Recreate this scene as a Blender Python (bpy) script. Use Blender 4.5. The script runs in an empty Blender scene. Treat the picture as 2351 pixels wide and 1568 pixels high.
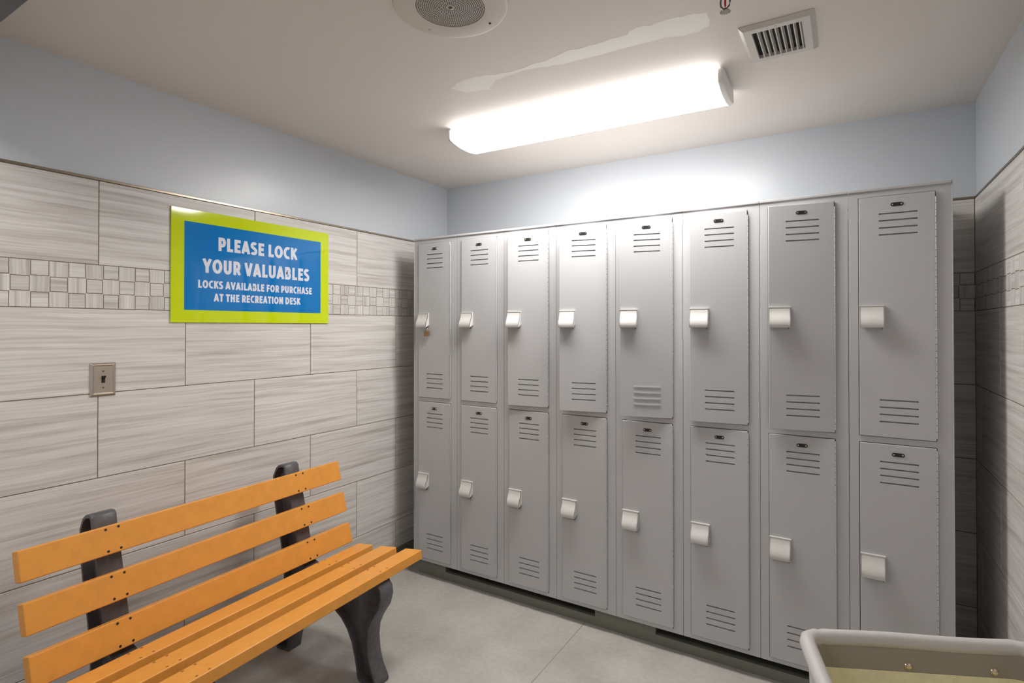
import bpy, bmesh, math, random
from mathutils import Vector, Matrix

random.seed(7)
S = bpy.context.scene
COL = S.collection

# ------------------------------------------------------------------ camera, world, exposure
YAW, PITCH, ROLL = 0.5504, 0.0073, -0.0004
FPX, CYPX = 1257.74, 741.4
cd = bpy.data.cameras.new('camera')
cam = bpy.data.objects.new('camera', cd)
COL.objects.link(cam)
fw = Vector((-math.sin(YAW) * math.cos(PITCH), math.cos(YAW) * math.cos(PITCH), math.sin(PITCH)))
r0 = Vector((math.cos(YAW), math.sin(YAW), 0))
u0 = r0.cross(fw)
rr = r0 * math.cos(ROLL) + u0 * math.sin(ROLL)
uu = u0 * math.cos(ROLL) - r0 * math.sin(ROLL)
M4 = Matrix(((rr.x, uu.x, -fw.x, 2.3173), (rr.y, uu.y, -fw.y, -2.9359), (rr.z, uu.z, -fw.z, 1.4183), (0, 0, 0, 1)))
cam.matrix_world = M4
cd.sensor_width = 36
cd.sensor_fit = 'HORIZONTAL'
cd.lens = FPX * 36 / 2351
cd.shift_x = 0
cd.shift_y = -(784 - CYPX) / 2351
cd.clip_start = 0.02
S.camera = cam

w = bpy.data.worlds.new('world')
S.world = w
w.use_nodes = True
w.node_tree.nodes['Background'].inputs[0].default_value = (0.8, 0.85, 0.9, 1)
w.node_tree.nodes['Background'].inputs[1].default_value = 0.05

S.view_settings.view_transform = 'Standard'
S.view_settings.look = 'None'
S.view_settings.gamma = 1
S.view_settings.use_curve_mapping = False
S.view_settings.exposure = 0.14
LAMP = 30.0           # brightness of the ceiling fixture's diffuser
REAR_FILL = 19.0     # strength of the added fill panel, unseen behind the camera

# ------------------------------------------------------------------ materials
def srgb(r, g, b):
    f = lambda c: (c / 12.92 if c <= .04045 else ((c + .055) / 1.055) ** 2.4)
    return (f(r / 255), f(g / 255), f(b / 255), 1)

def mat(name, col, rough=.5, metal=0, spec=.5, noise=None, bump=None, emit=None):
    m = bpy.data.materials.new(name)
    m.use_nodes = True
    nt = m.node_tree
    b = nt.nodes['Principled BSDF']
    b.inputs['Base Color'].default_value = col
    b.inputs['Roughness'].default_value = rough
    b.inputs['Metallic'].default_value = metal
    b.inputs['Specular IOR Level'].default_value = spec
    if noise:      # (scale, amount, detail)
        tc = nt.nodes.new('ShaderNodeTexCoord')
        n = nt.nodes.new('ShaderNodeTexNoise')
        n.inputs['Scale'].default_value = noise[0]
        n.inputs['Detail'].default_value = noise[2]
        nt.links.new(tc.outputs['Object'], n.inputs['Vector'])
        rp = nt.nodes.new('ShaderNodeValToRGB')
        a = noise[1]
        rp.color_ramp.elements[0].position = .3
        rp.color_ramp.elements[1].position = .7
        rp.color_ramp.elements[0].color = tuple(c * (1 - a) for c in col[:3]) + (1,)
        rp.color_ramp.elements[1].color = tuple(min(1, c * (1 + a)) for c in col[:3]) + (1,)
        nt.links.new(n.outputs['Fac'], rp.inputs[0])
        nt.links.new(rp.outputs[0], b.inputs['Base Color'])
    if bump:       # (scale, strength, distance)
        tc = nt.nodes.new('ShaderNodeTexCoord')
        n = nt.nodes.new('ShaderNodeTexNoise')
        n.inputs['Scale'].default_value = bump[0]
        n.inputs['Detail'].default_value = 3
        nt.links.new(tc.outputs['Object'], n.inputs['Vector'])
        bn = nt.nodes.new('ShaderNodeBump')
        bn.inputs['Strength'].default_value = bump[1]
        bn.inputs['Distance'].default_value = bump[2]
        nt.links.new(n.outputs['Fac'], bn.inputs['Height'])
        nt.links.new(bn.outputs[0], b.inputs['Normal'])
    if emit:
        b.inputs['Emission Color'].default_value = emit[0]
        b.inputs['Emission Strength'].default_value = emit[1]
    return m

def tile_material():
    m = bpy.data.materials.new('striped_stone_tile')
    m.use_nodes = True
    nt = m.node_tree
    N, L = nt.nodes, nt.links
    b = N['Principled BSDF']
    b.inputs['Roughness'].default_value = .38
    b.inputs['Specular IOR Level'].default_value = .4
    uv = N.new('ShaderNodeUVMap')
    uv.uv_map = 'UVMap'
    warp = N.new('ShaderNodeTexNoise')
    warp.inputs['Scale'].default_value = 5
    warp.inputs['Detail'].default_value = 2
    L.new(uv.outputs[0], warp.inputs['Vector'])
    add = N.new('ShaderNodeVectorMath'); add.operation = 'MULTIPLY_ADD'
    L.new(warp.outputs['Color'], add.inputs[0])
    add.inputs[1].default_value = (.0, .012, 0)
    L.new(uv.outputs[0], add.inputs[2])
    def streak(sx, sy, detail, rough):
        mp = N.new('ShaderNodeMapping')
        mp.inputs['Scale'].default_value = (sx, sy, 1)
        L.new(add.outputs[0], mp.inputs['Vector'])
        n = N.new('ShaderNodeTexNoise')
        n.inputs['Scale'].default_value = 1
        n.inputs['Detail'].default_value = detail
        n.inputs['Roughness'].default_value = rough
        L.new(mp.outputs[0], n.inputs['Vector'])
        return n
    a = streak(1.6, 42, 5, .6)
    c = streak(2.5, 150, 3, .5)
    r1 = N.new('ShaderNodeValToRGB')
    e = r1.color_ramp.elements
    e[0].position = .28; e[0].color = srgb(184, 178, 173)
    e[1].position = .72; e[1].color = srgb(230, 227, 225)
    k = e.new(.42); k.color = srgb(207, 202, 198)
    k = e.new(.52); k.color = srgb(220, 216, 213)
    L.new(a.outputs['Fac'], r1.inputs[0])
    r2 = N.new('ShaderNodeValToRGB')
    e = r2.color_ramp.elements
    e[0].position = .3; e[0].color = (.86, .85, .84, 1)
    e[1].position = .68; e[1].color = (1.06, 1.06, 1.06, 1)
    L.new(c.outputs['Fac'], r2.inputs[0])
    mx = N.new('ShaderNodeMix'); mx.data_type = 'RGBA'; mx.blend_type = 'MULTIPLY'
    mx.inputs['Factor'].default_value = 1
    L.new(r1.outputs[0], mx.inputs['A'])
    L.new(r2.outputs[0], mx.inputs['B'])
    at = N.new('ShaderNodeAttribute'); at.attribute_name = 'tone'
    m2 = N.new('ShaderNodeMix'); m2.data_type = 'RGBA'; m2.blend_type = 'MULTIPLY'
    m2.inputs['Factor'].default_value = 1
    L.new(mx.outputs['Result'], m2.inputs['A'])
    L.new(at.outputs['Color'], m2.inputs['B'])
    L.new(m2.outputs['Result'], b.inputs['Base Color'])
    return m

def floor_material():
    m = bpy.data.materials.new('grey_sealed_concrete')
    m.use_nodes = True
    nt = m.node_tree
    N, L = nt.nodes, nt.links
    b = N['Principled BSDF']
    tc = N.new('ShaderNodeTexCoord')
    def noise(s, d):
        n = N.new('ShaderNodeTexNoise'); n.inputs['Scale'].default_value = s; n.inputs['Detail'].default_value = d
        L.new(tc.outputs['Object'], n.inputs['Vector']); return n
    n1, n2 = noise(3.2, 6), noise(45, 3)
    r = N.new('ShaderNodeValToRGB')
    e = r.color_ramp.elements
    e[0].position = .3; e[0].color = srgb(165, 161, 155)
    e[1].position = .7; e[1].color = srgb(188, 184, 178)
    L.new(n1.outputs['Fac'], r.inputs[0])
    r2 = N.new('ShaderNodeValToRGB')
    e = r2.color_ramp.elements
    e[0].position = .35; e[0].color = (.93, .93, .93, 1)
    e[1].position = .7; e[1].color = (1.04, 1.04, 1.04, 1)
    L.new(n2.outputs['Fac'], r2.inputs[0])
    mx = N.new('ShaderNodeMix'); mx.data_type = 'RGBA'; mx.blend_type = 'MULTIPLY'
    mx.inputs['Factor'].default_value = 1
    L.new(r.outputs[0], mx.inputs['A']); L.new(r2.outputs[0], mx.inputs['B'])
    L.new(mx.outputs['Result'], b.inputs['Base Color'])
    b.inputs['Roughness'].default_value = .42
    b.inputs['Specular IOR Level'].default_value = .35
    return m

TILE = tile_material()
FLOOR = floor_material()
PAINT = mat('pale_blue_wall_paint', srgb(205, 210, 216), .31, spec=.45, bump=(260, .06, .001))
CEIL = mat('white_ceiling_paint', srgb(230, 223, 216), .6, bump=(200, .08, .001))
PATCH = mat('fresh_ceiling_patch', srgb(241, 237, 231), .4)
GROUT = mat('tile_grout', srgb(128, 114, 98), .8)
TRIMM = mat('bronze_metal_trim', srgb(150, 138, 122), .28, metal=.9)
BASEM = mat('dark_base_vinyl', srgb(122, 122, 110), .5)
LOCK = mat('grey_powder_coated_steel', srgb(191, 190, 191), .40, spec=.45, bump=(900, .12, .0006))
DARK = mat('dark_void', srgb(22, 22, 22), .8)
WHITEP = mat('white_lock_cover_enamel', srgb(212, 209, 205), .32)
PLATE = mat('black_number_plate', srgb(34, 33, 34), .4)
RIVET = mat('brass_rivet', srgb(214, 200, 176), .25, metal=1)
STEEL = mat('steel', srgb(190, 188, 184), .28, metal=1)
HASP = mat('dull_steel_hasp', srgb(120, 117, 112), .35, metal=.9)
BRASS = mat('brass', srgb(150, 118, 84), .4, metal=.6)
ORANGE = mat('orange_recycled_plastic', srgb(226, 154, 68), .38, spec=.4, noise=(30, .05, 3), bump=(400, .1, .0008))
BLACKP = mat('black_moulded_resin', srgb(88, 86, 89), .42, noise=(40, .2, 3), bump=(60, .35, .002))
SCREW = mat('dark_screw', srgb(62, 46, 30), .45, metal=.5)
LIME = mat('lime_green_acrylic', srgb(210, 228, 4), .06, spec=.55)
BLUE = mat('blue_print', srgb(0, 122, 200), .06, spec=.55)
WHITEL = mat('white_lettering', srgb(232, 234, 244), .12)
NICKEL = mat('brushed_nickel_plate', srgb(196, 184, 170), .34, metal=.85)
BLACKT = mat('black_toggle', srgb(24, 24, 22), .35)
LENS = mat('lit_white_diffuser', (1, 1, 1, 1), .4, emit=((1, .985, .96, 1), LAMP))
LENS_SIDE = mat('lit_diffuser_side', (1, 1, 1, 1), .4, emit=((1, .985, .96, 1), LAMP * .17))
CAPM = mat('white_end_cap', srgb(240, 238, 236), .4)
VENTM = mat('white_vent_enamel', srgb(214, 209, 202), .4)
SPKM = mat('cream_speaker_enamel', srgb(214, 206, 196), .45)
GRILM = mat('beige_perforated_metal', srgb(196, 190, 182), .45)
REDB = mat('red_glass_bulb', srgb(200, 16, 24), .15)
SPRK = mat('worn_brass_sprinkler', srgb(120, 118, 108), .35, metal=.8)
VINYL = mat('grey_vinyl', srgb(202, 198, 196), .36, bump=(35, .15, .004))
BANDM = mat('taupe_canvas_band', srgb(158, 151, 141), .7)
LINER = mat('tan_canvas_liner', srgb(243, 236, 202), .75, noise=(60, .06, 3))
RUBBER = mat('black_rubber', srgb(30, 30, 30), .6)
HEADM = mat('dark_grey_painted_metal', srgb(74, 77, 82), .4)

# ------------------------------------------------------------------ mesh helpers
class MB:
    def __init__(s):
        s.v = []; s.f = []; s.mi = []; s.m = 0
    def add(s, pts, faces):
        o = len(s.v)
        s.v += [tuple(p) for p in pts]
        for f in faces:
            s.f.append([o + i for i in f]); s.mi.append(s.m)
    def quad(s, a, b, c, d):
        s.add([a, b, c, d], [(0, 1, 2, 3)])
    def box(s, x0, x1, y0, y1, z0, z1):
        s.add([(x0, y0, z0), (x1, y0, z0), (x1, y1, z0), (x0, y1, z0), (x0, y0, z1), (x1, y0, z1), (x1, y1, z1), (x0, y1, z1)],
              [(0, 3, 2, 1), (4, 5, 6, 7), (0, 1, 5, 4), (1, 2, 6, 5), (2, 3, 7, 6), (3, 0, 4, 7)])
    def loft(s, rings, closed=True, cap0=True, cap1=True):
        n = len(rings[0]); o = len(s.v)
        for r in rings: s.v += [tuple(p) for p in r]
        for i in range(len(rings) - 1):
            for j in range(n if closed else n - 1):
                k = (j + 1) % n
                s.f.append([o + i * n + j, o + i * n + k, o + (i + 1) * n + k, o + (i + 1) * n + j]); s.mi.append(s.m)
        if cap0: s.f.append([o + j for j in range(n)][::-1]); s.mi.append(s.m)
        if cap1: s.f.append([o + (len(rings) - 1) * n + j for j in range(n)]); s.mi.append(s.m)
    def cyl(s, c, ax, r, h, n=16, r2=None):
        ax = Vector(ax).normalized(); c = Vector(c)
        t = Vector((1, 0, 0)) if abs(ax.x) < .9 else Vector((0, 1, 0))
        a = ax.cross(t).normalized(); b = ax.cross(a)
        r2 = r if r2 is None else r2
        ring = lambda q, R: [q + a * R * math.cos(2 * math.pi * i / n) + b * R * math.sin(2 * math.pi * i / n) for i in range(n)]
        s.loft([ring(c, r), ring(c + ax * h, r2)])
    def lathe(s, prof, c, ax, n=32):   # prof: (radius, height along ax)
        ax = Vector(ax).normalized(); c = Vector(c)
        t = Vector((1, 0, 0)) if abs(ax.x) < .9 else Vector((0, 1, 0))
        a = ax.cross(t).normalized(); b = ax.cross(a)
        s.loft([[c + ax * h + a * R * math.cos(2 * math.pi * i / n) + b * R * math.sin(2 * math.pi * i / n) for i in range(n)] for R, h in prof])
    def tube(s, path, r, n=10, closed=False):
        P = [Vector(p) for p in path]; rings = []; m = len(P)
        for i, p in enumerate(P):
            if closed: d = P[(i + 1) % m] - P[i - 1]
            else: d = P[min(i + 1, m - 1)] - P[max(i - 1, 0)]
            d.normalize()
            up = Vector((0, 0, 1)) if abs(d.z) < .95 else Vector((1, 0, 0))
            a = d.cross(up).normalized(); b = a.cross(d)
            R = r(i) if callable(r) else r
            rings.append([p + a * R * math.cos(2 * math.pi * k / n) + b * R * math.sin(2 * math.pi * k / n) for k in range(n)])
        if closed:
            rings.append(rings[0]); s.loft(rings, cap0=False, cap1=False)
        else: s.loft(rings)
    def build(s, name, mats, parent=None, smooth=False, bevel=0, seg=2, autosmooth=None, loc=(0, 0, 0)):
        me = bpy.data.meshes.new(name)
        me.from_pydata(s.v, [], s.f)
        if not isinstance(mats, (list, tuple)): mats = [mats]
        for m in mats: me.materials.append(m)
        me.polygons.foreach_set('material_index', s.mi)
        bm = bmesh.new(); bm.from_mesh(me)
        bmesh.ops.remove_doubles(bm, verts=bm.verts, dist=1e-6)
        bmesh.ops.recalc_face_normals(bm, faces=bm.faces)
        bm.to_mesh(me); bm.free()
        o = bpy.data.objects.new(name, me)
        COL.objects.link(o)
        o.location = loc
        if parent: o.parent = parent
        if bevel:
            b = o.modifiers.new('bevel', 'BEVEL'); b.width = bevel; b.segments = seg; b.limit_method = 'ANGLE'; b.angle_limit = math.radians(35)
        if smooth or autosmooth:
            for p in me.polygons: p.use_smooth = True
            if autosmooth: me.set_sharp_from_angle(angle=math.radians(autosmooth))
        return o

def thing(name, label, cat, loc=(0, 0, 0), rz=0, group=None):
    o = bpy.data.objects.new(name, None); COL.objects.link(o)
    o.location = loc; o.rotation_euler = (0, 0, rz); o.empty_display_size = .05
    o['label'] = label; o['category'] = cat
    if group: o['group'] = group
    return o

def struct(o, label=None, cat=None):
    o['kind'] = 'structure'
    if label: o['label'] = label
    if cat: o['category'] = cat
    return o

def copy_tree(o, parent=None):
    c = o.copy(); COL.objects.link(c); c.parent = parent
    for ch in list(o.children): copy_tree(ch, c)
    return c

def panel(mb, xs, zs, y, holes, depth, mi_hole=None, bump=()):
    """front sheet facing -y on the grid xs/zs; cells in holes are pressed back by depth"""
    base = mb.m
    for i in range(len(xs) - 1):
        for j in range(len(zs) - 1):
            a, b, c, d = xs[i], xs[i + 1], zs[j], zs[j + 1]
            if (i, j) in holes or (i, j) in bump:
                dy = depth if (i, j) in holes else -.003
                mb.quad((a, y, c), (b, y, c), (b, y + dy, c), (a, y + dy, c))
                mb.quad((a, y, d), (a, y + dy, d), (b, y + dy, d), (b, y, d))
                mb.quad((a, y, c), (a, y + dy, c), (a, y + dy, d), (a, y, d))
                mb.quad((b, y, c), (b, y, d), (b, y + dy, d), (b, y + dy, c))
                if mi_hole is not None and (i, j) in holes: mb.m = mi_hole
                mb.quad((a, y + dy, c), (b, y + dy, c), (b, y + dy, d), (a, y + dy, d))
                mb.m = base
            else:
                mb.quad((a, y, c), (b, y, c), (b, y, d), (a, y, d))

# ------------------------------------------------------------------ room shell
XR = 2.767            # right wall
YF = -3.5             # wall behind the camera
ZC = 2.355            # ceiling
T = .3068             # tile course
Z_MB, Z_MT, Z_TOP = 1.485, 1.6436, 1.9504
COURSES = [(Z_MT, Z_TOP, 0), (Z_MB - T, Z_MB, 1), (Z_MB - 2 * T, Z_MB - T, 0), (Z_MB - 3 * T, Z_MB - 2 * T, 1),
           (Z_MB - 4 * T, Z_MB - 3 * T, 0), (.092, Z_MB - 4 * T, 1)]

b = MB(); b.box(-.1, XR + .1, YF - .1, .1, -.08, 0); FLOORO = struct(b.build('floor', FLOOR))
b = MB(); b.box(1.2335, 1.2375, YF, -.5, -.001, .0004)
b.build('control_joint', mat('joint_filler', srgb(150, 142, 120), .7), FLOORO)
b = MB(); b.box(-.1, XR + .1, YF - .1, .1, ZC, ZC + .08); CEILO = struct(b.build('ceiling', CEIL))
b = MB(); b.box(-.1, -.006, YF - .1, .1, 0, ZC); WL = struct(b.build('wall_left', PAINT))
b = MB(); b.box(-.006, XR + .006, .006, .1, 0, ZC); WB = struct(b.build('wall_back', PAINT))
b = MB(); b.box(XR + .006, XR + .1, YF - .1, .1, 0, ZC); WR = struct(b.build('wall_right', PAINT))
b = MB(); b.box(-.006, XR + .006, YF - .1, YF, 0, ZC); WF = struct(b.build('wall_front', PAINT))

def tiles(parent, P, U, N, u0, u1, phase, mphase, rnd):
    """P origin, U along the wall, N into the room; tiles stand from -6 mm to the wall face"""
    U, N = Vector(U), Vector(N); P = Vector(P)
    V = Vector((0, 0, 1))
    verts, faces, uvs, tones = [], [], [], []
    def one(a, bb, c, d, grain, tone, g=.0013, corner=None):
        ox, oy = rnd.uniform(0, 50), rnd.uniform(0, 50)
        q = corner or [(a, c), (bb, c), (bb, d), (a, d)]
        cu, cv = (a + bb) / 2, (c + d) / 2
        def ins(p, k): return (p[0] + math.copysign(k, cu - p[0]), p[1] + math.copysign(k, cv - p[1]))
        lo = [ins(p, g) for p in q]; hi = [ins(p, g + .0009) for p in q]
        o = len(verts)
        for p in lo: verts.append(P + U * p[0] + V * p[1] - N * .005)
        for p in lo: verts.append(P + U * p[0] + V * p[1] - N * .0009)
        for p in hi: verts.append(P + U * p[0] + V * p[1])
        fs = [(8, 9, 10, 11)] + [(i, (i + 1) % 4, (i + 1) % 4 + 4, i + 4) for i in range(4)] + [(i + 4, (i + 1) % 4 + 4, (i + 1) % 4 + 8, i + 8) for i in range(4)]
        pts = lo + lo + hi
        for f in fs:
            faces.append([o + i for i in f])
            for i in f:
                x, y = pts[i]
                uvs.append((x + ox, y + oy) if grain == 0 else (y + oy, x + ox))
                tones.append(tone)
    for c, d, ph in COURSES:
        k = math.floor((u0 - phase) / (2 * T)) - 1
        while True:
            a = phase + (2 * k + ph) * T; e = a + 2 * T; k += 1
            if a > u1: break
            a2, e2 = max(a, u0), min(e, u1)
            if e2 - a2 < .02: continue
            one(a2, e2, c, d, 0, rnd.uniform(.97, 1.03), .0016)
    cw = .0523; n = int((u1 - u0) / cw) + 2
    k0 = math.floor((u0 - mphase) / cw) - 1
    jit = {}
    def J(i, j):
        if (i, j) not in jit:
            s = 1 if (i + j) % 2 else -1
            jit[(i, j)] = s * .0022
        return jit[(i, j)]
    h = (Z_MT - Z_MB) / 3
    for i in range(k0, k0 + n + 3):
        for j in range(3):
            a = mphase + i * cw; e = a + cw
            if e > u1 + .003 or a < u0 - .003: 
                if e < u0 + .01 or a > u1 - .01: continue
            c, d = Z_MB + j * h, Z_MB + (j + 1) * h
            s = 1 if (i + j) % 2 else -1
            zj = lambda r, cc: 0 if r in (0, 3) else (.0018 if (cc + r) % 2 else -.0018)
            L_, R_ = J(i, j), -J(i, j)
            cor = [(max(u0, a + (.0018 * s)), c + zj(j, i)), (min(u1, e + (-.0018 * s)), c + zj(j, i)),
                   (min(u1, e + (-.0018 * s)), d + zj(j + 1, i)), (max(u0, a + (.0018 * s)), d + zj(j + 1, i))]
            one(max(u0, a), min(u1, e), c, d, (i + j + 1) % 2, rnd.uniform(.88, 1.05), .0011, cor)
    me = bpy.data.meshes.new('wall_tiling')
    me.from_pydata([tuple(v) for v in verts], [], faces)
    uvl = me.uv_layers.new(name='UVMap')
    for i, q in enumerate(uvs): uvl.data[i].uv = q
    at = me.color_attributes.new('tone', 'FLOAT_COLOR', 'CORNER')
    for i, t in enumerate(tones): at.data[i].color = (t, t, t * .995, 1)
    me.materials.append(TILE)
    bm = bmesh.new(); bm.from_mesh(me); bmesh.ops.recalc_face_normals(bm, faces=bm.faces)
    ref = next(f for f in bm.faces if len(f.verts) == 4)
    bm.faces.ensure_lookup_table()
    if bm.faces[0].normal.dot(N) < 0: bmesh.ops.reverse_faces(bm, faces=bm.faces)
    bm.to_mesh(me); bm.free()
    o = bpy.data.objects.new('wall_tiling', me); COL.objects.link(o); o.parent = parent
    g = MB()
    def along(a, e, n0, n1, z0, z1):
        A, B_ = P + U * a, P + U * e
        xs = [A + N * n0, B_ + N * n0, B_ + N * n1, A + N * n1]
        g.loft([[p + V * z0 for p in xs], [p + V * z1 for p in xs]])
    along(u0, u1, -.0058, -.0014, .09, Z_TOP); g.build('grout_bed', GROUT, parent)
    g = MB(); along(u0, u1, -.006, .0006, Z_TOP + .0005, Z_TOP + .0100); g.build('tile_edge_trim', TRIMM, parent, bevel=.0012)
    g = MB(); along(u0, u1, -.006, .004, 0, .092)
    return g

rnd = random.Random(3)
struct(tiles(WL, (0, 0, 0), (0, 1, 0), (1, 0, 0), YF, 0, -2.0273, -2.2753 + .0004, rnd).build('baseboard_left', BASEM, bevel=.002))
struct(tiles(WB, (0, 0, 0), (1, 0, 0), (0, -1, 0), 0, XR, XR - 9 * T, XR - .0523 * 60, rnd).build('baseboard_back', BASEM, bevel=.002))
struct(tiles(WR, (XR, 0, 0), (0, 1, 0), (-1, 0, 0), YF, 0, -1.96, 0, rnd).build('baseboard_right', BASEM, bevel=.002))

# dark door head crossing above the camera's side of the room
b = MB(); b.box(0, XR, -2.56, -2.47, 2.135, ZC)
struct(b.build('trim_1', HEADM, bevel=.003), 'dark grey door head below the ceiling at the near end of the room', 'door head')

# repaired strip of ceiling paint
def patch_pts():
    up = [(0.996, -1.24), (1.048, -1.261), (1.135, -1.266), (1.187, -1.244), (1.27, -1.232), (1.348, -1.237), (1.421, -1.238), (1.506, -1.258), (1.573, -1.251), (1.639, -1.256), (1.719, -1.255), (1.747, -1.278), (1.799, -1.266), (1.866, -1.273), (1.924, -1.26), (1.965, -1.249)]
    lo = [(1.95, -1.165), (1.912, -1.152), (1.866, -1.153), (1.819, -1.172), (1.746, -1.173), (1.665, -1.178), (1.59, -1.177), (1.525, -1.18), (1.457, -1.183), (1.393, -1.197), (1.327, -1.211), (1.245, -1.212), (1.185, -1.2), (1.137, -1.169), (1.113, -1.144), (1.075, -1.16), (1.022, -1.168), (0.993, -1.226)]
    return up + lo
b = MB(); q = patch_pts(); rj = random.Random(5)
q2 = []
for i in range(len(q)):
    a, c = q[i], q[(i + 1) % len(q)]
    for k in range(4):
        t = k / 4
        q2.append((a[0] + (c[0] - a[0]) * t + rj.uniform(-.004, .004), a[1] + (c[1] - a[1]) * t + rj.uniform(-.004, .004)))
b.loft([[(x, y, ZC + .001) for x, y in q2], [(x, y, ZC - .00025) for x, y in q2]])
b.build('paint_patch', PATCH, CEILO)

# ------------------------------------------------------------------ ceiling fixture
FX0, FX1, FYC, FH = .712, 1.932, -.766, .122
fx = thing('ceiling_light', 'long white lit fluorescent fixture on the ceiling in front of the lockers', 'light', ((FX0 + FX1) / 2, FYC, ZC), .02)
HL = (FX1 - FX0) / 2
prof = [(-FH * .985, -.013), (-FH, -.020), (-FH, -.050), (-FH * .97, -.0565), (-FH * .8, -.063), (-FH * .5, -.070), (-FH * .25, -.0725), (0, -.0733)]
prof = prof + [(-y, z) for y, z in prof[-2::-1]]
b = MB(); b.box(-HL + .01, HL - .01, -FH + .03, FH - .03, -.02, 0); b.build('housing', CAPM, fx, bevel=.003)
b = MB(); b.loft([[(x, y, z) for y, z in prof] for x in (-HL + .012, HL - .012)]); 
for i, f in enumerate(b.f):
    zz = [b.v[j][2] for j in f]; yy = [abs(b.v[j][1]) for j in f]
    if min(yy) > FH * .9: b.mi[i] = 1        # upright sides of the wrap-around lens glow less than its bottom
b.build('diffuser', [LENS, LENS_SIDE], fx, autosmooth=40)
cp = [(y * 1.012, z * 1.02 if z < -.03 else z) for y, z in prof] + [(FH * .92, -.004), (-FH * .92, -.004)]
for sx in (-1, 1):
    b = MB(); b.loft([[(sx * (HL - .012), y, z) for y, z in cp], [(sx * (HL - .002), y, z) for y, z in cp], [(sx * (HL + .006), y * .93, z * .93 - .0015) for y, z in cp]])
    b.build('end_cap', CAPM, fx, autosmooth=40)

# invented fill panel, out of view, added to brighten the lower lockers and left side
rl = thing('added_fill_panel', 'added rectangular fill light panel on the ceiling, unseen behind the camera', 'light', (0.85, -2.92, ZC))
b = MB(); b.box(-.32, .32, -.2, .2, -.012, 0); b.build('frame', CAPM, rl, bevel=.003)
b = MB(); b.box(-.29, .29, -.17, .17, -.02, -.012); b.build('diffuser', mat('rear_fill_glow', (1, 1, 1, 1), .4, emit=((1, .97, .93, 1), REAR_FILL)), rl)

# ------------------------------------------------------------------ ceiling speaker
sp = thing('ceiling_speaker', 'round cream ceiling speaker with a perforated centre grille', 'speaker', (1.331, -1.672, ZC))
b = MB()
R1, R2 = .101, .167
n = 64
rings = []
for R, h in ((R1, .0), (R1, -.006), (R2 - .012, -.008), (R2 - .003, -.006), (R2, -.0), ):
    rings.append([(R * math.cos(2 * math.pi * i / n), R * math.sin(2 * math.pi * i / n), h) for i in range(n)])
b.loft(rings, cap0=False, cap1=False)
b.build('baffle', SPKM, sp, autosmooth=40)
b = MB()
NR = 15
for k in range(NR):
    ra, rb = .012 + (R1 + .001 - .012) * k / NR, .012 + (R1 + .001 - .012) * (k + 1) / NR
    m = max(12, int(2 * math.pi * (ra + rb) / 2 / .0062))
    rm0, rm1 = ra + (rb - ra) * .22, rb - (rb - ra) * .22
    for i in range(m):
        a0, a1 = 2 * math.pi * i / m, 2 * math.pi * (i + 1) / m
        c0, c1 = a0 + (a1 - a0) * .2, a1 - (a1 - a0) * .2
        p = lambda r, a: (r * math.cos(a), r * math.sin(a), -.0045)
        b.quad(p(ra, a0), p(ra, a1), p(rm0, c1), p(rm0, c0))
        b.quad(p(rb, a1), p(rb, a0), p(rm1, c0), p(rm1, c1))
        b.quad(p(ra, a0), p(rm0, c0), p(rm1, c0), p(rb, a0))
        b.quad(p(ra, a1), p(rb, a1), p(rm1, c1), p(rm0, c1))
b.m = 1
b.cyl((0, 0, -.0005), (0, 0, -1), R1, .0005, 48)
b.m = 0
b.cyl((0, 0, -.0043), (0, 0, -1), .0125, .0004, 20); b.m = 2
b.lathe([(.0065, -.0043), (.006, -.007), (.003, -.0085), (.0001, -.009)], (0, 0, 0), (0, 0, 1), 20)
b.build('grille', [GRILM, DARK, HASP], sp)
for a in (-52, 38, 128, 218):
    b = MB(); b.lathe([(.0042, 0), (.004, -.0016), (.0001, -.0024)], (0, 0, 0), (0, 0, 1), 12)
    b.build('screw', SCREW if a == 38 else STEEL, sp, loc=(.137 * math.cos(math.radians(a + 28)), .137 * math.sin(math.radians(a + 28)), -.0072))

# ------------------------------------------------------------------ ceiling vent
vt = thing('ceiling_vent', 'white rectangular ceiling air vent with dark slots', 'vent', (2.131, -.979, ZC))
b = MB()
hx, hy, gx, gy = .105, .128, .070, .093
o_ = [(-hx, -hy), (hx, -hy), (hx, hy), (-hx, hy)]
i_ = [(-hx + .012, -hy + .012), (hx - .012, -hy + .012), (hx - .012, hy - .012), (-hx + .012, hy - .012)]
g_ = [(-gx, -gy), (gx, -gy), (gx, gy), (-gx, gy)]
L3 = lambda pts, z: [(x, y, z) for x, y in pts]
b.loft([L3(o_, 0), L3(o_, -.003), L3(i_, -.013), L3(g_, -.013), L3(g_, -.001)], cap0=False, cap1=False)
b.build('frame', VENTM, vt)
b = MB(); b.box(-gx, gx, -gy, gy, -.0008, -.0002); b.build('duct_opening', DARK, vt)
for k in range(8):
    x = -gx + .018 + k * (2 * gx - .022) / 7
    b = MB(); c = math.cos(.5)
    b.loft([[(x - .0035, y, -.0125), (x - .0005, y, -.0128), (x + .0045, y, -.0014), (x + .0015, y, -.0012)] for y in (-gy, gy)])
    b.build('slat', VENTM, vt)
for sy in (-1, 1):
    b = MB(); b.lathe([(.004, -.0128), (.0035, -.0145), (.0001, -.015)], (0, sy * .104, 0), (0, 0, 1), 12); b.build('screw', VENTM, vt)

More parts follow.
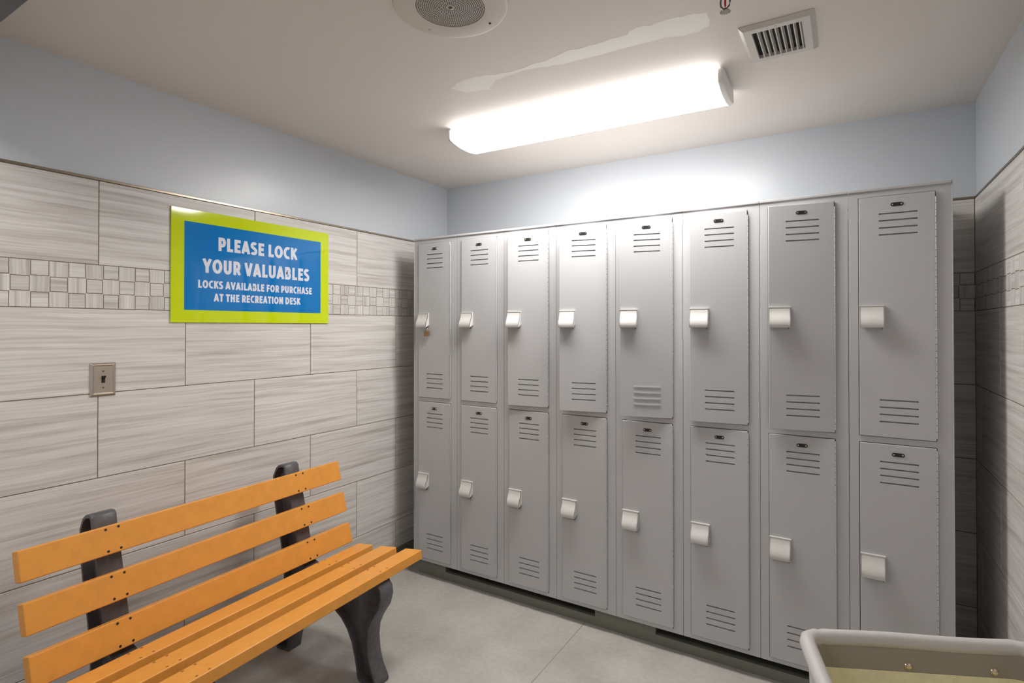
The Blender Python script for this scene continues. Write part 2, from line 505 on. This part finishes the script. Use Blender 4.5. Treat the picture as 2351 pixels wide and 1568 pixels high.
# ------------------------------------------------------------------ sprinkler head
sk = thing('fire_sprinkler', 'small metal sprinkler head with red glass bulb hanging from the ceiling', 'sprinkler', (2.030, -1.335, ZC))
b = MB(); b.lathe([(.034, 0), (.034, -.002), (.028, -.006), (.014, -.009), (.0001, -.009)], (0, 0, 0), (0, 0, 1), 28); b.build('escutcheon', CAPM, sk, autosmooth=40)
b = MB()
b.cyl((0, 0, -.022), (0, 0, 1), .0095, .016, 12)
for s_ in (-1, 1):
    b.tube([(s_ * .008, 0, -.020), (s_ * .0115, 0, -.026), (s_ * .0125, 0, -.036), (s_ * .011, 0, -.046), (s_ * .004, 0, -.054), (0, 0, -.057)], .0024, 8)
b.cyl((0, 0, -.061), (0, 0, 1), .0035, .009, 10)
b.build('body', SPRK, sk, autosmooth=40)
b = MB(); n = 48
ring = lambda z: [((.0145 if (i // 2) % 2 else .0105) * math.cos(2 * math.pi * i / n), (.0145 if (i // 2) % 2 else .0105) * math.sin(2 * math.pi * i / n), z) for i in range(n)]
b.loft([ring(-.063), ring(-.0615)]); b.build('deflector', SPRK, sk)
b = MB(); b.lathe([(.0001, -.022), (.002, -.024), (.0028, -.034), (.0026, -.044), (.0001, -.052)], (0, 0, 0), (0, 0, 1), 12); b.build('glass_bulb', REDB, sk, smooth=True)

# ------------------------------------------------------------------ wall sign
sg = thing('wall_sign', 'lime green bordered blue sign asking to lock valuables, on the left wall', 'sign', (0, -1.3915, 1.671))
b = MB(); b.box(.0008, .0065, -.390, .390, -.234, .234); b.build('backing_board', LIME, sg, bevel=.0008, seg=1)
b = MB(); b.box(.0064, .0069, -.3385, .3395, -.182, .183); b.build('blue_panel', BLUE, sg)
GW = .232      # stroke weight of the sign's bold capitals
def arc(cx, cy_, rx, ry, a0, a1, n=12):
    return [(cx + rx * math.cos(math.radians(a0 + (a1 - a0) * i / n)), cy_ + ry * math.sin(math.radians(a0 + (a1 - a0) * i / n))) for i in range(n + 1)]
def glyph(ch):
    """(advance width, strokes); strokes are centre lines, baseline 0, cap height 1"""
    h = GW / 2; t = 1 - h
    if ch == 'I': return .30, [[(.15, 0), (.15, 1)]]
    if ch == 'L': return .50, [[(.15, 0), (.15, 1)], [(.15, h), (.50, h)]]
    if ch == 'E': return .53, [[(.15, 0), (.15, 1)], [(.15, h), (.52, h)], [(.15, t), (.52, t)], [(.15, .51), (.48, .51)]]
    if ch == 'F': return .50, [[(.15, 0), (.15, 1)], [(.15, t), (.51, t)], [(.15, .48), (.47, .48)]]
    if ch == 'T': return .54, [[(.27, 0), (.27, 1)], [(0, t), (.54, t)]]
    if ch == 'H': return .68, [[(.15, 0), (.15, 1)], [(.53, 0), (.53, 1)], [(.15, .51), (.53, .51)]]
    if ch == 'N': return .70, [[(.15, 0), (.15, 1)], [(.55, 0), (.55, 1)], [(.13, 1), (.57, 0)]]
    if ch == 'A': return .66, [[(.08, 0), (.33, 1.0)], [(.58, 0), (.33, 1.0)], [(.16, .28), (.50, .28)]]
    if ch == 'V': return .64, [[(.08, 1), (.32, 0)], [(.56, 1), (.32, 0)]]
    if ch == 'Y': return .62, [[(.07, 1), (.31, .42)], [(.55, 1), (.31, .42)], [(.31, 0), (.31, .46)]]
    if ch == 'K': return .62, [[(.15, 0), (.15, 1)], [(.55, 1), (.22, .52)], [(.25, .60), (.57, 0)]]
    if ch == 'O': return .74, [arc(.37, .5, .37 - h, .5 - h + .01, 90, 450, 28)]
    if ch == 'C': return .58, [arc(.40, .5, .40 - h, .5 - h + .01, 62, 298, 20)]
    if ch == 'U': return .68, [[(.15, 1), (.15, .36)] + arc(.34, .36, .19, .36 - h + .01, 180, 360, 12) + [(.53, .36), (.53, 1)]]
    if ch == 'D': return .68, [[(.15, 0), (.15, 1)], [(.15, t), (.26, t)] + arc(.26, .5, .30, .5 - h, 90, -90, 14) + [(.15, h)]]
    if ch in 'PR':
        s_ = [[(.15, 0), (.15, 1)], [(.15, t), (.32, t)] + arc(.32, .65, .155, .25, 90, -90, 10) + [(.15, .40)]]
        if ch == 'R': s_.append([(.33, .42), (.53, 0)])
        return (.60 if ch == 'R' else .57), s_
    if ch == 'B':
        return .61, [[(.15, 0), (.15, 1)], [(.15, t), (.31, t)] + arc(.31, .71, .13, .19, 90, -90, 10) + [(.15, .52)],
                     [(.15, .52), (.33, .52)] + arc(.33, .31, .15, .21, 90, -90, 10) + [(.15, h)]]
    if ch == 'S':
        return .54, [arc(.28, .715, .175, .185, 35, 205, 10)[:-1] + [(.13, .62), (.24, .53), (.34, .47), (.42, .38)] + arc(.25, .285, .185, .195, 10, -150, 11)]
    return .26, []
def ribbon(pts, wd):
    L_, R_ = [], []
    closed = (Vector(pts[0]) - Vector(pts[-1])).length < 1e-5
    P = [Vector(p) for p in (pts[:-1] if closed else pts)]
    P = [p for i, p in enumerate(P) if i == 0 or (p - P[i - 1]).length > 1e-5]
    n = len(P)
    for i, p in enumerate(P):
        d1 = (p - P[i - 1]).normalized() if (i > 0 or closed) else None
        d2 = (P[(i + 1) % n] - p).normalized() if (i < n - 1 or closed) else None
        d1 = d1 or d2; d2 = d2 or d1
        n1, n2 = Vector((-d1.y, d1.x)), Vector((-d2.y, d2.x))
        m = (n1 + n2).normalized(); k = wd / 2 / max(.6, m.dot(n1))
        L_.append(p + m * k); R_.append(p - m * k)
    qs = [(L_[i], L_[(i + 1) % n], R_[(i + 1) % n], R_[i]) for i in range(n if closed else n - 1)]
    return qs
def lettering(txt, y0, y1, z0, z1):
    x = 0; quads = []
    for ch in txt:
        wd, st = glyph(ch)
        for s_ in st:
            slant = ch in 'AVYKN' or (ch == 'R' and len(s_) == 2)
            for q in ribbon(s_, GW):
                quads.append([(x + p.x, min(1.012, max(-.012, p.y))) for p in q])
        x += wd + (.07 if ch != ' ' else 0)
    x -= .07
    xa = min(p[0] for q in quads for p in q); xb = max(p[0] for q in quads for p in q)
    b = MB(); k = 0
    for q in quads:
        k += 1
        pts = [(y0 + (p[0] - xa) / (xb - xa) * (y1 - y0), z0 + p[1] * (z1 - z0)) for p in q]
        xx = .00700 + (k % 7) * .00001
        b.loft([[(.0066, yy, zz) for yy, zz in pts], [(xx, yy, zz) for yy, zz in pts]])
    return b.build('lettering', WHITEL, sg)
cy, cz = -1.3915, 1.671
for txt, y0, y1, z0, z1 in (('PLEASE LOCK', -1.588, -1.190, 1.747, 1.805), ('YOUR VALUABLES', -1.657, -1.121, 1.648, 1.708),
                            ('LOCKS AVAILABLE FOR PURCHASE', -1.674, -1.106, 1.5825, 1.616), ('AT THE RECREATION DESK', -1.608, -1.172, 1.528, 1.5615)):
    lettering(txt, y0 - cy, y1 - cy, z0 - cz, z1 - cz)

# ------------------------------------------------------------------ light switch
sw = thing('light_switch', 'brushed metal toggle switch plate on the tiled left wall', 'switch', (0, -2.0135, 1.228))
b = MB()
def rr_(hy, hz, x): return [(x, -hy, -hz), (x, hy, -hz), (x, hy, hz), (x, -hy, hz)]
b.loft([rr_(.0405, .0605, .0005), rr_(.0405, .0605, .003), rr_(.034, .054, .0085), rr_(.0315, .0515, .0085), rr_(.029, .049, .0060), rr_(.028, .048, .0060)], cap0=True)
b.build('plate', NICKEL, sw, bevel=.0006, seg=1)
b = MB(); b.box(.006, .0072, -.0052, .0052, -.0125, .0125); b.build('toggle_slot', BLACKT, sw)
b = MB(); b.loft([[(.006, -.004, .0), (.006, .004, .0), (.006, .004, .009), (.006, -.004, .009)], [(.021, -.0034, .009), (.021, .0034, .009), (.021, .0034, .0145), (.021, -.0034, .0145)]]); b.build('toggle', BLACKT, sw, bevel=.0008)
for s_ in (-1, 1):
    b = MB(); b.lathe([(.0032, .0058), (.003, .0072), (.0001, .0075)], (0, 0, s_ * .030), (1, 0, 0), 12); b.build('screw', HASP, sw)

# ------------------------------------------------------------------ plinth under the lockers
XL, YL, LW = .1856, -.5339, .3048
ZB, ZT = .0906, 1.915
GAPS = [(.386, 1.286), (1.577, 2.52)]
b = MB()
xs = [XL + .002, GAPS[0][0], GAPS[0][1], GAPS[1][0], GAPS[1][1], XL + 8 * LW - .002]
zs = [0, .042, ZB - .001]
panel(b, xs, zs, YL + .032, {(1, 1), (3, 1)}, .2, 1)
x0, x1, y0, y1, z1 = xs[0], xs[-1], YL + .032, -.05, ZB - .001
b.quad((x0, y0, 0), (x0, y0, z1), (x0, y1, z1), (x0, y1, 0)); b.quad((x1, y0, 0), (x1, y1, 0), (x1, y1, z1), (x1, y0, z1))
b.quad((x0, y0, z1), (x1, y0, z1), (x1, y1, z1), (x0, y1, z1)); b.quad((x0, y1, 0), (x0, y1, z1), (x1, y1, z1), (x1, y1, 0))
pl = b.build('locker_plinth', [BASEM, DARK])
pl['label'] = 'dark grey low plinth with black gaps under the whole locker row'; pl['category'] = 'plinth'

# ------------------------------------------------------------------ lockers
DX0, DX1 = .033, .2585                       # door edges inside a unit
UP, LO = (1.0195, 1.892), (.109, .9935)      # door heights above the floor
DEPTH = .50

def make_door(parent, z0, z1, theta, raised_low=False):
    H = z1 - z0
    W = DX1 - DX0
    b = MB()
    f, c = -.006, .0014                      # face stands 6 mm proud of the frame
    top = [.065, .090, .115, .140] if z0 > 1 else [.0645, .0895, .114, .139]
    zl = []
    if z0 > 1:
        lows = [1.153, 1.127, 1.101, 1.075]; tops = [1.828, 1.803, 1.777, 1.752]
    else:
        lows = [.249, .223, .197, .171]; tops = [.930, .905, .880, .854]
    zs = [0 + c]
    for z in sorted(lows + tops): zs += [z - z0 - .0025, z - z0 + .0025]
    zs.append(H - c)
    xs = [-W + c, .0945 - DX1, .2085 - DX1, -c]
    allh = {(1, j) for j in range(1, len(zs) - 1, 2)}
    bump = set()
    if raised_low:
        bump = {(1, j) for j in (1, 3, 5, 7)}; allh -= bump
    panel(b, xs, zs, f, allh, .011, None, bump)
    R = lambda x0, x1, za, zb, y: [(x0, y, za), (x1, y, za), (x1, y, zb), (x0, y, zb)]
    b.loft([R(xs[0], xs[-1], zs[0], zs[-1], f), R(-W, 0, 0, H, f + c), R(-W, 0, 0, H, .014)], cap0=False)
    d = b.build('door', LOCK, parent, loc=(DX1, 0, z0 - ZB))
    d.rotation_euler = (0, 0, theta)
    # lock cover: hood with curved front, open below
    hw, hh = .0745, .080
    hz = (1.4155 if z0 > 1 else .509) - z0
    hx = .0345 - DX1
    pr = [(.0015, hh), (.006, hh), (.0078, hh - .006), (.0088, hh - .014), (.0125, hh - .026), (.0185, hh - .038), (.0245, hh - .050), (.028, hh - .062), (.0285, hh - .072), (.0265, 0.0)]
    inner = [(max(.0008, p - .0028), z if i == 0 else z - .0022 if i < 3 else z) for i, (p, z) in enumerate(pr)]
    b = MB()
    ring = [(p, z) for p, z in pr] + [(p, z) for p, z in inner[::-1]]
    b.loft([[(hx + xx, f - p, hz + z) for p, z in ring] for xx in (0, hw)])
    cheek = [(0, hh)] + pr + [(0, .012)]
    for xx in (0, hw - .003):
        b.loft([[(hx + xx + e, f - p, hz + z) for p, z in cheek] for e in (0, .003)])
    b.box(hx - .0015, hx + hw + .0015, f - .0085, f, hz + hh - .003, hz + hh + .0012)
    b.box(hx + hw - .001, hx + hw + .0018, f - .007, f, hz + .012, hz + hh)
    b.box(hx - .0018, hx + .001, f - .007, f, hz + .012, hz + hh)
    b.build('lock_cover', WHITEP, d, bevel=.0009, seg=2, autosmooth=50)
    b = MB(); b.box(hx + hw - .0075, hx + hw - .0045, f - .018, f - .006, hz - .008, hz + .02)
    b.build('hasp', HASP, d, bevel=.001)
    # number plate with two rivets
    b = MB(); zc = (1.859 if z0 > 1 else .959) - z0; xc = .1490 - DX1
    st = []
    for s_, a0 in ((1, -90), (-1, 90)):
        for k in range(9):
            a = math.radians(a0 + k * 22.5); st.append((xc + s_ * .0125 + .0068 * math.cos(a), zc + .0068 * math.sin(a)))
    b.loft([[(x, f + .0005, z) for x, z in st], [(x, f - .0012, z) for x, z in st]])
    b.m = 1
    for s_ in (-1, 1): b.lathe([(.0034, .0005), (.0029, .0014), (.0001, .0019)], (xc + s_ * .0133, f - .001, zc), (0, -1, 0), 12)
    b.build('number_plate', [PLATE, RIVET], d)
    # piano hinge
    b = MB(); z = .01
    while z < H - .02:
        b.cyl((.0018, -.0045, z), (0, 0, 1), .0028, .0215, 8); z += .0235
    b.build('hinge', LOCK, d, autosmooth=40)
    return d

def make_locker(label, thetas, low5=False):
    t = thing('locker', label, 'locker', (XL, YL, ZB), 0, 'row of grey two-tier lockers')
    b = MB(); Wd = LW - .0016; h = ZT - ZB
    z = lambda v: v - ZB
    xs = [.0, .0035, DX0 - .002, DX1 + .002, Wd - .0035, Wd]
    zs = [0, z(LO[0]) - .002, z(LO[1]) + .002, z(UP[0]) - .002, z(UP[1]) + .002, h]
    panel(b, xs, zs, 0, {(2, 1), (2, 3)}, DEPTH - .02, 1)
    b.quad((0, 0, 0), (0, 0, h), (0, DEPTH, h), (0, DEPTH, 0)); b.quad((Wd, 0, 0), (Wd, DEPTH, 0), (Wd, DEPTH, h), (Wd, 0, h))
    b.quad((0, 0, 0), (0, DEPTH, 0), (Wd, DEPTH, 0), (Wd, 0, 0)); b.quad((0, DEPTH, 0), (0, DEPTH, h), (Wd, DEPTH, h), (Wd, DEPTH, 0))
    b.quad((0, 0, h), (Wd, 0, h), (Wd, DEPTH, h), (0, DEPTH, h))
    b.build('cabinet', [LOCK, DARK], t, bevel=.0012, seg=1)
    b = MB(); b.box(-.0002, Wd + .0002, -.0055, DEPTH, h + .0001, h + .0105); b.build('top_cap', LOCK, t, bevel=.002)
    make_door(t, UP[0], UP[1], math.radians(thetas[0]), low5)
    make_door(t, LO[0], LO[1], math.radians(thetas[1]))
    return t

base = make_locker('leftmost grey locker column, with a brass padlock on its closed upper door', (0, 0))
LABELS = {
    1: 'grey locker column right of the padlocked one, both doors closed flush',
    2: 'third grey locker column from the left, upper door slightly ajar',
    3: 'fourth grey locker column from the left, upper door standing ajar over its lower door',
    4: 'fifth grey locker column from the left, ajar upper door with pale raised lower louvres',
    5: 'sixth grey locker column from the left, upper door slightly ajar, third from the right end',
    6: 'seventh grey locker column from the left, ajar upper door, beside the right end locker',
    7: 'rightmost grey locker column behind the laundry cart, both doors closed'}
AJAR = {2: 3.6, 3: 10.5, 4: 12.5, 5: 5.5, 6: 8}
for i in range(1, 8):
    if i == 4:
        t = make_locker(LABELS[4], (0, 0), True)
    else:
        t = copy_tree(base)
    t['label'] = LABELS[i]
    t.location = (XL + i * LW, YL, ZB)
    if i in AJAR:
        dd = [c for c in t.children if c.name.startswith('door')]
        up = max(dd, key=lambda o: o.location.z)
        up.rotation_euler = (0, 0, math.radians(AJAR[i]))
# outer side sheets of the row
for nm, x, lab in (('end_panel', XL - .0042, 'thin grey steel end panel on the left side of the locker row'),
                   ('end_panel', XL + 8 * LW - .0012, 'thin grey steel end panel on the right side of the locker row')):
    b = MB(); b.box(x, x + .0038, YL - .003, YL + DEPTH, ZB, ZT + .010); o = b.build(nm, LOCK, bevel=.001)
    o['label'] = lab; o['category'] = 'end panel'

# padlock on the first upper door
pk = thing('padlock', 'small brass padlock hanging below the white lock cover of the leftmost upper door', 'padlock', (XL + .103, YL - .0185, 1.400))
b = MB(); b.box(-.015, .015, -.007, .007, -.034, -.004); b.build('body', BRASS, pk, bevel=.0018)
b = MB(); b.tube([(-.0075, 0, -.006), (-.0075, 0, .004)] + [(-.0075 * math.cos(math.radians(a)), 0, .004 + .0075 * math.sin(math.radians(a))) for a in range(20, 180, 20)] + [(.0075, 0, .004), (.0075, 0, -.006)], .0021, 8)
b.build('shackle', STEEL, pk, smooth=True)

# ------------------------------------------------------------------ bench
A = .0486
nx, axv = Vector((math.cos(A), math.sin(A), 0)), Vector((-math.sin(A), math.cos(A), 0))
P0, S0 = .40, -1.75
ro = nx * P0 + axv * S0
bench = thing('park_bench', 'orange slatted bench with black side frames along the left wall', 'bench', (ro.x, ro.y, 0), A)
OUT = [(.076, .793), (.092, .806), (.112, .812), (.130, .812), (.140, .803), (.145, .778), (.178, .655), (.208, .535), (.233, .435), (.250, .398), (.285, .386),
       (.34, .386), (.45, .397), (.56, .407), (.655, .416), (.672, .410), (.690, .386), (.695, .355), (.682, .310), (.647, .259), (.628, .218), (.623, .171), (.628, .116),
       (.643, .065), (.668, .022), (.672, .008), (.668, 0), (.575, 0), (.566, .008), (.558, .055), (.550, .093), (.534, .146), (.508, .193), (.476, .228), (.438, .252), (.39, .266), (.34, .268),
       (.29, .252), (.245, .21), (.212, .16), (.188, .11), (.165, .03), (.160, 0), (.083, 0), (.086, .03), (.105, .15), (.127, .27), (.129, .33), (.122, .40), (.100, .506), (.080, .58), (.064, .65), (.057, .71), (.057, .755)]
def inset(poly, d):
    n = len(poly); out = []
    for i in range(n):
        a, c, e = Vector(poly[i - 1]), Vector(poly[i]), Vector(poly[(i + 1) % n])
        d1, d2 = (c - a).normalized(), (e - c).normalized()
        n1, n2 = Vector((d1.y, -d1.x)), Vector((d2.y, -d2.x))
        m = (n1 + n2).normalized(); k = d / max(.5, m.dot(n1))
        out.append(tuple(c + m * k))
    return out
IN = inset(OUT, .012)
HT = .036
for sc in (-1.3755, -2.1115):
    b = MB(); y = sc - S0
    q = lambda poly, yy: [(p - P0, yy, z) for p, z in poly]
    IN2 = inset(OUT, .015)
    b.loft([q(OUT, y - HT + .004), q(inset(OUT, .003), y - HT), q(IN, y - HT), q(IN2, y - HT + .030)], cap0=False, cap1=True)
    b.loft([q(OUT, y - HT + .004), q(OUT, y + HT - .004), q(inset(OUT, .003), y + HT), q(IN, y + HT), q(IN2, y + HT - .030)], cap0=False, cap1=True)
    b.build('side_frame', BLACKP, bench, autosmooth=45)
SLEN = 1.204
SY = -1.750 - S0
def slat_mesh():
    b = MB(); b.box(-.0445, .0445, -SLEN / 2, SLEN / 2, -.019, .019); return b
def scr_mesh(h):
    b = MB(); b.lathe([(.0042, -.001), (.0040, .0006), (.0001, .0009)], (0, 0, 0), (0, 0, 1), 10); return b
slat0 = slat_mesh().build('slat', ORANGE, bench, bevel=.0035, seg=3)
slat0.modifiers['bevel'].limit_method = 'ANGLE'
sc0 = []
for dy in (-1.3755, -2.1115):
    for ey in (-.0185, .0185):
        for ex in (-.034, .034):
            o = scr_mesh(0).build('screw', SCREW, slat0, loc=(ex, dy + ey - S0 - SY, .019)); sc0.append(o)
seat_screw = sc0[0].data.copy(); seat_screw.materials[0] = mat('worn_seat_screw', srgb(150, 96, 44), .5)
lean = math.atan(.275)
# (centre p, centre z, tilt about the long axis): local x runs up the slat face or to the front
def back_pose(pt, zt):
    # front face top corner (pt, zt); down direction leans forward
    dn = Vector((math.sin(lean), -math.cos(lean))); nrm = Vector((math.cos(lean), math.sin(lean)))
    c = Vector((pt, zt)) + dn * .0445 - nrm * .019
    return c, math.pi / 2 - lean, True
poses = []
for pt, zt in ((.1845, .780), (.2215, .6385), (.2585, .5005)):
    c, _, _ = back_pose(pt, zt)
    poses.append((c, 'back'))
tilt = math.atan2(.454 - .4215, .685 - .405)
for pf, zf_ in ((.404, .4235), (.5435, .4385), (.685, .4545)):
    fd = Vector((math.cos(tilt), math.sin(tilt))); up_ = Vector((-math.sin(tilt), math.cos(tilt)))
    c = Vector((pf, zf_)) - fd * .0445 - up_ * .019
    poses.append((c, 'seat'))
for i, (c, kind) in enumerate(poses):
    if i == 0: s_ = slat0
    else:
        s_ = slat0.copy(); COL.objects.link(s_); s_.parent = bench
        for q_ in sc0:
            z_ = q_.copy(); COL.objects.link(z_); z_.parent = s_
            if kind == 'seat': z_.data = seat_screw
    s_.location = (c.x - P0, SY, c.y)
    # local z = face normal; seat: normal up, back: normal towards the front
    s_.rotation_euler = (0, -tilt, 0) if kind == 'seat' else (0, math.pi / 2 - lean, 0)

# ------------------------------------------------------------------ laundry cart
ct = thing('laundry_cart', 'grey vinyl rimmed laundry cart with tan canvas liner before the right lockers', 'cart', (2.49, -1.80, 0))
FLc, FRc = Vector((2.240, -1.690)), Vector((2.618, -1.514))
dn = Vector((.25, -.968)).normalized() * .43
CORN = [FLc, FRc, FRc + dn, FLc + dn]
cx0, cy0 = 2.49, -1.80
def rounded(off, rad, seg=8, per=10):
    n = 4; cs = CORN; pts = []
    cen = sum(cs, Vector((0, 0))) / 4
    # offset inwards
    q = []
    for i in range(n):
        a, c, e = cs[i - 1], cs[i], cs[(i + 1) % n]
        d1, d2 = (c - a).normalized(), (e - c).normalized()
        n1, n2 = Vector((d1.y, -d1.x)), Vector((d2.y, -d2.x))
        if (cen - c).dot(n1) < 0: n1, n2 = -n1, -n2
        m = (n1 + n2).normalized(); q.append(c + m * off / m.dot(n1))
    for i in range(n):
        a, c, e = q[i - 1], q[i], q[(i + 1) % n]
        d1, d2 = (a - c).normalized(), (e - c).normalized()
        half = d1.angle(d2) / 2; tl = rad / math.tan(half)
        p1, p2 = c + d1 * tl, c + d2 * tl
        for k in range(seg + 1):
            t = k / seg
            pts.append(p1 * (1 - t) ** 2 + c * 2 * t * (1 - t) + p2 * t * t)
        nxt = q[(i + 1) % n]; d3 = (nxt - c).normalized()
        a2 = (c - nxt).normalized(); d4 = (q[(i + 2) % n] - nxt).normalized()
        tl2 = rad / math.tan(a2.angle(d4) / 2); p3 = nxt + a2 * tl2
        for k in range(1, per): pts.append(p2 + (p3 - p2) * k / per)
    return pts
def loop(off, z, rad=.045): return [(p.x - cx0, p.y - cy0, z(i) if callable(z) else z) for i, p in enumerate(rounded(off, max(.02, rad - off)))]
RZ = .800
per = 18
def rimr(i):
    k = i % (9 + 9)
    base_ = .0145
    if k <= 8: base_ += .0018 * math.sin(k * 2.3) + .0012 * math.sin(k * 4.1)
    return base_
b = MB(); b.tube(loop(0, lambda i: RZ + .0012 * math.sin(i * .7)), rimr, 14, closed=True); b.build('rim', VINYL, ct, smooth=True)
def wall(rings, name, m, closed_bottom=False, smooth=True):
    b = MB(); b.loft(rings, cap0=False, cap1=closed_bottom); return b.build(name, m, ct, smooth=smooth)
wall([loop(.010, RZ - .004), loop(.0135, RZ - .02), loop(.0155, RZ - .045), loop(.0175, RZ - .066)], 'canvas_band', BANDM)
wall([loop(.0165, RZ - .05), loop(.022, RZ - .12), loop(.035, RZ - .25), loop(.055, RZ - .42), loop(.075, RZ - .46)], 'liner', LINER, True)
wall([loop(-.002, RZ - .004), loop(.002, RZ - .06), loop(.006, RZ - .2), loop(.020, RZ - .45), loop(.04, RZ - .49)], 'outer_bag', VINYL, True)
b = MB()
fr = loop(-.004, RZ - .035)
for i in (4, 22, 40, 58):
    x, y, z = loop(.006, 0)[i]; b.tube([(x, y, RZ - .01), (x, y, .16)], .007, 8)
b.tube(loop(.004, .17), .008, 8, closed=True)
b.build('wire_frame', STEEL, ct, smooth=True)
for i in (4, 22, 40, 58):
    x, y, z = loop(.010, 0)[i]
    b = MB(); b.cyl((x - .012, y, .04), (1, 0, 0), .04, .024, 20); b.m = 1; b.cyl((x, y, .08), (0, 0, 1), .009, .09, 10); b.box(x - .018, x + .018, y - .012, y + .012, .072, .084)
    b.build('caster', [RUBBER, STEEL], ct, autosmooth=40)
far = [loop(.0185, RZ - .038)[i] for i in range(72)]
a_, c_ = Vector(loop(.0150, RZ - .040)[8]), Vector(loop(.0150, RZ - .040)[18])
inw = Vector((dn.x, dn.y, 0)).normalized()
for t in (.45, .92):
    p = a_.lerp(c_, t)
    b = MB(); b.lathe([(.0078, -.002), (.0075, .001), (.005, .0034), (.0001, .0045)], (0, 0, 0), inw, 16); b.build('rivet', RIVET, ct, smooth=True, loc=tuple(p))
